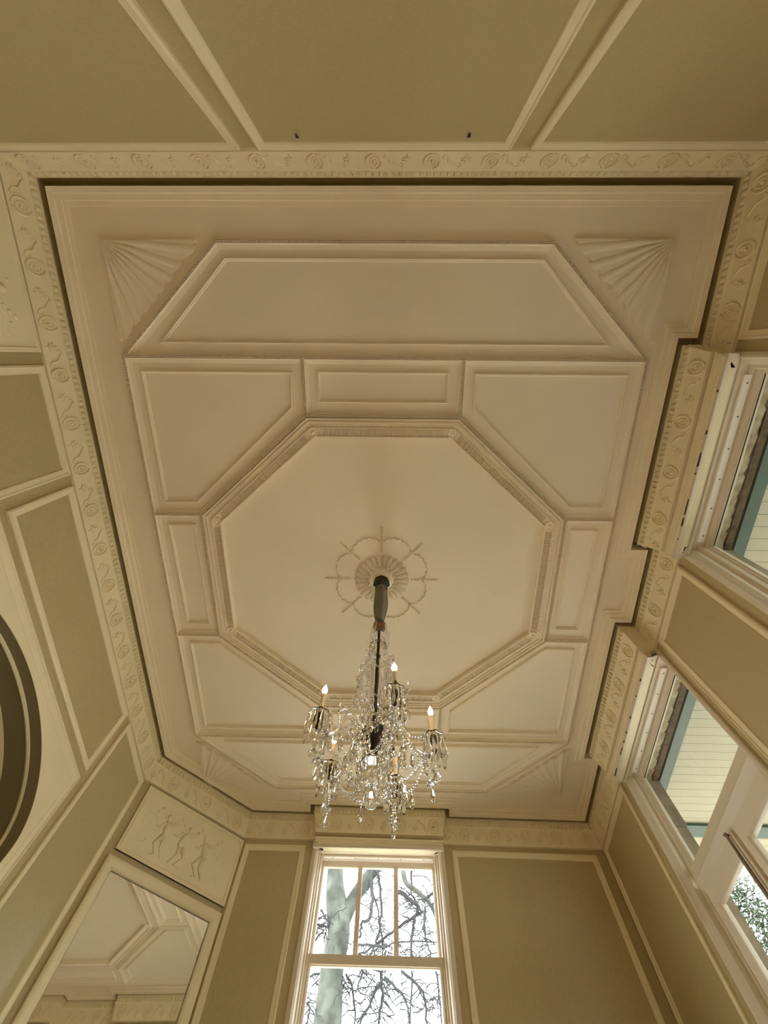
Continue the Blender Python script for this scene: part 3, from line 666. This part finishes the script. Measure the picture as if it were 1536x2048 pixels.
# arms: bulb position (x, y) measured at bulb height
ARMS = [(-.272, -.094, -1.395, True), (.098, -.268, -1.415, True), (.300, .040, -1.395, True), (-.230, .245, -1.405, True), (.110, .305, -1.435, False)]
tips = []
for x, y, zb, lit in ARMS:
    R = math.hypot(x, y); a = math.atan2(y, x)
    P = [polar(.045, a, -1.60), polar(.085, a, -1.535), polar(.135, a, -1.515), polar(.172, a, -1.565), polar(.195, a, -1.635), polar((R+.20)/2 + .005, a, -1.675), polar(R - .004, a, -1.655), polar(R, a, zb - .215), polar(R, a, zb - .185)]
    b = MB(); b.tube(smooth(P), [.010]*(6*8+1), 8); arm = b.build('candle_arm', 'crystal', ch, 'all')
    A0 = polar(R, a, 0)
    b = MB(); b.lathe([(.008, zb-.196), (.03, zb-.194), (.050, zb-.180), (.056, zb-.170), (.050, zb-.173), (.028, zb-.186), (.012, zb-.186)], 18, A0, lambda t, z: 1 + .07*math.cos(9*t)); b.build('drip_pan', 'crystal', arm, 'all')
    b = MB(); b.lathe([(.006, zb-.255), (.013, zb-.245), (.010, zb-.22), (.017, zb-.20), (.017, zb-.172), (.013, zb-.164), (.004, zb-.162)], 12, A0); b.build('candle_cup', 'bronze', arm, 'auto')
    b = MB(); b.lathe([(.002, zb-.168), (.0125, zb-.166), (.0125, zb-.034), (.009, zb-.032), (.002, zb-.030)], 12, A0); b.build('candle_sleeve', 'sleeve', arm, 'auto')
    b = MB(); b.lathe([(.004, zb-.031), (.008, zb-.026), (.0135, zb-.008), (.0135, zb+.003), (.008, zb+.019), (.0035, zb+.030), (.0007, zb+.037)], 14, A0)
    b.build('candle_bulb', 'bulb' if lit else 'clear', arm, 'all', label='glowing flame-shaped bulb' if lit else 'unlit clear bulb')
    for k in range(11):
        t = 2*PI*k/11; prism(arm, A0 + Vector((.053*math.cos(t), .053*math.sin(t), zb - .174)), .115 + .025*(k % 2), .0115)
    strand(arm, [A0 + Vector((0, 0, zb - .29)), A0 + Vector((0, 0, zb - .35))], .006)
    b = MB(); b.ball(A0 + Vector((0, 0, zb - .385)), .021, 10, 7); b.ball(A0 + Vector((0, 0, zb - .411)), .006, 6, 4); b.build('pendant_ball', 'crystal', arm)
    low = polar((R + .2)/2, a, -1.688); tips.append((a, R, zb, low))
tips.sort(key=lambda q: q[0])
for i in range(5):
    a, R, zb, low = tips[i]; a2, R2, zb2, low2 = tips[(i+1) % 5]
    strand(ch, cat(low, polar(.055, a, -1.84), .05, 14), .0075); strand(ch, cat(polar(R*.9, a, -1.66), polar(R2*.9, a2, -1.66), .10, 18), .007)
    mid = (polar(R*.9, a, -1.66) + polar(R2*.9, a2, -1.66))/2; prism(ch, mid - Vector((0,0,.105)), .075, .013, 'drop')
    prism(ch, low - Vector((0,0,.01)), .075, .013, 'drop'); prism(ch, polar(.10, a, -1.80), .07, .012, 'drop')
    strand(ch, cat(polar(.12, a, -1.535), polar(.12, a2, -1.535), .09, 14), .007)
    # leaf and drop pendants low on each arm
    q = polar(R - .03, a, -1.70); strand(ch, [q, q - Vector((0,0,.10))], .005)
    b = MB(); e = q - Vector((0,0,.10))
    for k in range(5):
        t = 2*PI*k/5; d = Vector((math.cos(t), math.sin(t), -.5)); b.tube([e, e + d*.016 - Vector((0,0,.004)), e + d*.026 + Vector((0,0,-.02))], [.003, .008, .001], 5)
    dropmesh(b, e - Vector((0,0,.03)), .06, .013); b.build('leaf_pendant', 'crystal', ch)
    # small S arm with a spear between the candle arms
    am = a + ((a2 - a) % (2*PI))/2
    P = [polar(.04, am, -1.50), polar(.09, am, -1.455), polar(.125, am, -1.475), polar(.15, am, -1.44), polar(.165, am, -1.395), polar(.19, am, -1.40)]
    b = MB(); b.tube(smooth(P), .0068, 8); b.lathe([(.002, 0), (.010, .012), (.007, .03), (.001, .075)], 8, polar(.205, am, -1.405)); sa = b.build('spear_arm', 'crystal', ch, 'all')
    e = polar(.195, am, -1.41); strand(sa, [e, e - Vector((0,0,.13))], .006); b = MB(); b.ball(e - Vector((0,0,.155)), .020, 10, 6); b.build('pendant_ball', 'crystal', sa)
    strand(ch, cat(polar(.165, am, -1.40), polar(.165, am + 2*PI/5, -1.40), .07, 12), .0065)
    # tall crook with hanging strands
    P = [polar(.03, am, -1.42), polar(.055, am, -1.25), polar(.062, am, -1.10), polar(.085, am, -1.045), polar(.112, am, -1.065), polar(.115, am, -1.11)]
    b = MB(); b.tube(smooth(P), [.009 - .00016*i for i in range(31)], 8); ck = b.build('crook_arm', 'crystal', ch, 'all')
    for r0, l, da in ((.113, .26, 0), (.098, .33, 0), (.10, .30, .28), (.10, .36, -.28), (.07, .40, .1)):
        e = polar(r0, am + da, -1.09); strand(ck, [e, e - Vector((0,0,l))], .0068)
    prism(ck, polar(.118, am, -1.12), .05, .012)
    strand(ch, cat(polar(.085, am, -1.05), polar(.03, am, -1.47), .03, 14), .007)
    strand(ch, cat(polar(.045, am, -.95), polar(.10, am, -1.06), .03, 10), .006); strand(ch, cat(polar(.10, am, -1.09), polar(.10, am + 2*PI/5, -1.09), .10, 14), .0065)
    strand(ch, cat(polar(.06, am, -1.50), polar(.30, a2, -1.53), .08, 16), .007); strand(ch, cat(polar(.05, am, -1.72), polar(.24, a2, -1.68), .07, 14), .007)
    for rr, zz, ll in ((.10, -1.58, .08), (.16, -1.60, .09), (.13, -1.70, .08), (.08, -1.46, .07)):
        prism(ch, polar(rr, am + .3, zz), ll, .012, 'drop'); prism(ch, polar(rr, am - .35, zz - .03), ll, .011, 'drop')
    # crown strands and little crown crooks at the top
    strand(ch, cat(polar(.046, am, -.675), polar(.066, am, -.83), .0, 8) , .006)
    b = MB(); b.tube(smooth([polar(.02, am, -.80), polar(.05, am, -.855), polar(.075, am, -.835), polar(.086, am, -.80)]), .0042, 6); b.tube(smooth([polar(.066, am, -.83), polar(.08, am, -.86), polar(.078, am, -.92)]), .0032, 6); b.build('crown_crook', 'crystal', ch, 'all')
    prism(ch, polar(.05, am, -.955), .05, .010, 'drop')
for k in range(12):
    t = 2*PI*k/12; prism(ch, polar(.064, t, -1.79), .075, .010, 'drop')
for k in range(8):
    t = 2*PI*k/8 + .2; prism(ch, polar(.062, t, -1.565), .06, .011, 'drop')

# ------------------------------------------------------------------ outdoors
b = MB(); b.box(2.62, 9, -8, 3.38, -.4, -.25); b.box(-6, 2.62, -10, -3.35, -.4, -.25); struct(b.build('terrace', 'stone'), 'pale stone terrace outside the doors, out of the picture', 'terrace')
b = MB(); b.box(-30, 40, 3.4, 60, -.6, -.4); struct(b.build('bounce_ground', 'bounce_gravel'), 'unseen pale ground added outside the far window to reflect light up to the ceiling', 'bounce_ground')
b = MB(); b.box(2.75, 40, -30, 3.4, -.6, -.401); b.box(-30, 2.75, -40, -3.4, -.6, -.401); struct(b.build('lawn', 'grass'), 'green lawn beyond the terrace, out of the picture', 'lawn')
ver = thing('veranda_roof', 'veranda roof outside the glazed doors, cream boards between dark green beams', 'veranda', (3.8, 0, ZC - .3))
BX = lambda x, y, z: (x, y, ZC + z)
y = -3.4; k = 0
while y < 2.87:
    b = MB(); b.box(2.55, 5.2, y + .0015, y + .0935, -.30, -.285, BX); b.build('board', 'board', ver); y += .095
b = MB(); b.box(2.5, 5.3, -3.5, 2.95, -.284, -.24, BX); b.build('roof_deck', 'board', ver)
b = MB(); b.box(2.52, 2.605, -3.5, 2.95, -.41, -.285, BX); b.box(2.605, 2.622, -3.5, 2.95, -.345, -.30, BX); b.build('ledger_beam', 'green', ver, label='dark green beam along the house wall')
for y0, y1 in ((2.47, 2.63), (-3.0, -2.84)):
    b = MB(); b.box(2.60, 5.2, y0, y1, -.325, -.29, BX); b.build('cross_beam', 'green', ver, label='dark green beam across the veranda')
b = MB(); b.box(5.05, 5.2, -3.5, 2.95, -.42, -.285, BX); b.build('edge_beam', 'green', ver)
for yy in (-3.0, -.6, 2.47):
    b = MB(); b.box(5.06, 5.19, yy, yy + .13, -ZC - .3, -.42, BX); b.build('post', 'green', ver)
b = MB(); b.box(2.55, 5.2, 2.925, 2.955, -.345, -.24, BX); b.build('end_fascia', 'board', ver)
# bare tree beyond the sash window
tr = thing('bare_tree', 'bare winter tree with smooth pale trunk beyond the far sash window', 'tree', (-.9, 9, -.4))
Zt = lambda P: [Vector((x, y_, z + ZC)) for x, y_, z in P]
b = MB(); P = smooth(Zt([(-.98, 9, -5.1), (-.95, 9, -2), (-.90, 9, .6), (-.91, 9, 1.34), (-.85, 9, 1.72), (-.87, 9, 2.03), (-.99, 9, 2.47), (-1.06, 9, 3.05), (-1.1, 9.1, 4.6), (-1.3, 9.3, 6.6)]), 5)
b.tube(P, [.38 - .155*min(1, i/12) - .016*max(0, i - 28)*.5 for i in range(len(P))], 14); b.build('trunk', 'bark', tr, 'all')
b = MB(); P = smooth(Zt([(-.84, 9, 1.75), (-.80, 9, 1.95), (-.66, 9, 2.3), (-.46, 9, 2.62), (-.25, 9, 2.9), (.0, 9, 3.15), (.6, 9, 3.5), (1.4, 8.9, 3.9)]), 5)
b.tube(P, [.15 - .0016*i for i in range(len(P))], 12); b.build('limb', 'bark', tr, 'all')
b = MB(); P = smooth(Zt([(.2, 9, 3.25), (.46, 8.9, 3.0), (.45, 8.77, 2.86), (.52, 8.77, 2.6), (.79, 8.77, 2.42), (1.02, 8.77, 2.2), (1.15, 8.8, 1.9)]), 5)
b.tube(P, [.07 - .0012*i for i in range(len(P))], 10); b.build('limb', 'bark', tr, 'all')
BR = [
    ([(-0.29,8.64,2.77), (-0.19,8.64,2.34), (-0.22,8.64,1.95), (-0.39,8.64,1.82), (-0.40,8.64,1.61)], 0.030),
    ([(-0.21,8.94,2.95), (-0.05,8.94,2.70), (-0.02,8.94,2.02), (-0.11,8.94,1.66), (-0.18,8.94,1.50)], 0.024),
    ([(0.35,9.00,2.57), (0.61,9.00,2.42), (0.77,9.00,2.29), (0.67,9.00,2.07), (0.59,9.00,1.54)], 0.034),
    ([(0.85,9.03,2.25), (0.38,9.03,1.99), (-0.01,9.03,1.75), (-0.38,9.03,1.55)], 0.022),
    ([(-0.41,8.47,1.43), (0.05,8.47,1.43), (0.48,8.47,1.50), (1.05,8.47,1.50)], 0.014),
    ([(0.84,8.41,1.99), (0.83,8.41,1.59), (0.92,8.41,1.24)], 0.016),
    ([(0.00,9.24,1.41), (0.04,9.24,1.11), (-0.03,9.24,0.70), (-.05,9.2,.2)], 0.022),
    ([(0.08,8.66,1.08), (0.29,8.66,0.94), (0.48,8.66,0.72), (0.50,8.66,0.2)], 0.018),
    ([(0.36,8.63,1.16), (0.74,8.63,0.90), (0.78,8.63,0.50), (.8,8.6,.2)], 0.018),
    ([(-0.65,9.40,1.42), (-0.47,9.40,1.07), (-0.47,9.40,0.75), (-.5,9.4,.3)], 0.016),
    ([(0.57,8.87,1.55), (0.57,8.87,1.30), (0.52,8.87,0.3)], 0.016),
    ([(1.05,9.24,1.43), (1.11,9.24,0.85), (1.11,9.24,0.4)], 0.014),
    ([(0.03,8.88,1.14), (-0.19,8.88,0.82), (-0.33,8.88,0.57), (-.4,8.9,.3)], 0.018),
    ([(-1.39,9.04,0.95), (-1.25,9.04,0.79), (-1.26,9.04,0.40)], 0.014),
    ([(-1.26,8.85,2.14), (-1.08,8.85,1.97), (-0.85,8.85,1.83)], 0.016),
    ([(-1.40,9.03,1.93), (-1.20,9.03,1.97), (-0.95,9.03,1.95)], 0.018),
    ([(-1.5,9.17,1.15), (-1.23,9.17,1.30), (-0.91,9.17,1.35), (-0.72,9.17,1.37)], 0.016),
    ([(-0.31,8.92,1.31), (-0.46,8.92,0.99), (-0.69,8.92,1.17)], 0.012),
    ([(0.70,9.14,3.3), (0.64,9.14,2.68), (0.75,9.14,2.45)], 0.020),
    ([(-0.29,9.07,2.82), (-0.08,9.07,2.30), (0.04,9.07,1.68), (.02,9.07,1.1)], 0.014),
    ([(1.24,8.46,2.5), (1.04,8.46,2.28), (0.84,8.46,2.14)], 0.026)]
rnd = random.Random(11); tw = MB()
for pts, r in BR:
    P = smooth(Zt(pts), 5); P = [p + Vector((rnd.uniform(-.02, .02), rnd.uniform(-.02, .02), rnd.uniform(-.015, .015))) for p in P]
    b = MB(); b.tube(P, [r*1.4*(1 - .55*i/len(P)) for i in range(len(P))], 7); b.build('branch', 'twig', tr, 'all')
    for q in range(16):
        p = P[rnd.randrange(len(P))].copy(); d = Vector((rnd.uniform(-1, 1), rnd.uniform(-.5, .5), rnd.uniform(-1.1, .5))).normalized(); T = [p]
        for s_ in range(5):
            d = (d + Vector((rnd.uniform(-.6, .6), rnd.uniform(-.3, .3), rnd.uniform(-.7, .35)))).normalized(); T.append(T[-1] + d * rnd.uniform(.05, .14))
        tw.tube(T, [.011, .0095, .008, .007, .0055, .004], 4, False)
        for s_ in (2, 3):
            if rnd.random() < .7:
                e = T[s_]; d2 = Vector((rnd.uniform(-1, 1), rnd.uniform(-.5, .5), rnd.uniform(-1, .6))).normalized(); tw.tube([e, e + d2*.1, e + d2*.18 + Vector((rnd.uniform(-.05, .05), 0, -.05))], [.009, .008, .005], 4, False)
tw.build('twigs', 'twig', tr, False, 'stuff')
# evergreens beyond the veranda
def evergreen(x, y, h, label, seed):
    o = thing('evergreen_tree', label, 'tree', (x, y, -.4)); rnd = random.Random(seed)
    b = MB(); b.tube([(x, y, -.5), (x + .1, y, h*.5), (x, y, h*.95)], [.16, .11, .03], 8)
    for k in range(14):
        z = h*(.35 + .6*k/14); a = rnd.uniform(0, 2*PI); L = (1 - k/18)*1.6; b.tube([(x, y, z), (x + L*.5*math.cos(a), y + L*.5*math.sin(a), z + .25), (x + L*math.cos(a), y + L*math.sin(a), z + .3)], [.05, .035, .012], 5)
    b.build('trunk', 'bark', o, 'all')
    b = MB()
    for k in range(22000):
        z = h*(.25 + .8*rnd.random()); R = 2.7*(1.08 - (z/h - .25)/.85)**.7 * (.45 + .6*rnd.random()); a = rnd.uniform(0, 2*PI)
        c = Vector((x + R*math.cos(a), y + R*math.sin(a), z + .4*rnd.random())); d = Vector((rnd.uniform(-1,1), rnd.uniform(-1,1), rnd.uniform(-.9,.5))).normalized(); e = d.orthogonal().normalized()
        l = rnd.uniform(.10, .20); b.quad(c, c + d*l*.5 + e*l*.16, c + d*l, c + d*l*.5 - e*l*.16)
    b.build('foliage', 'leaf', o, False, 'stuff')
evergreen(7.7, 9.8, 7.4, 'leafy evergreen tree seen low through the farther garden door', 5)
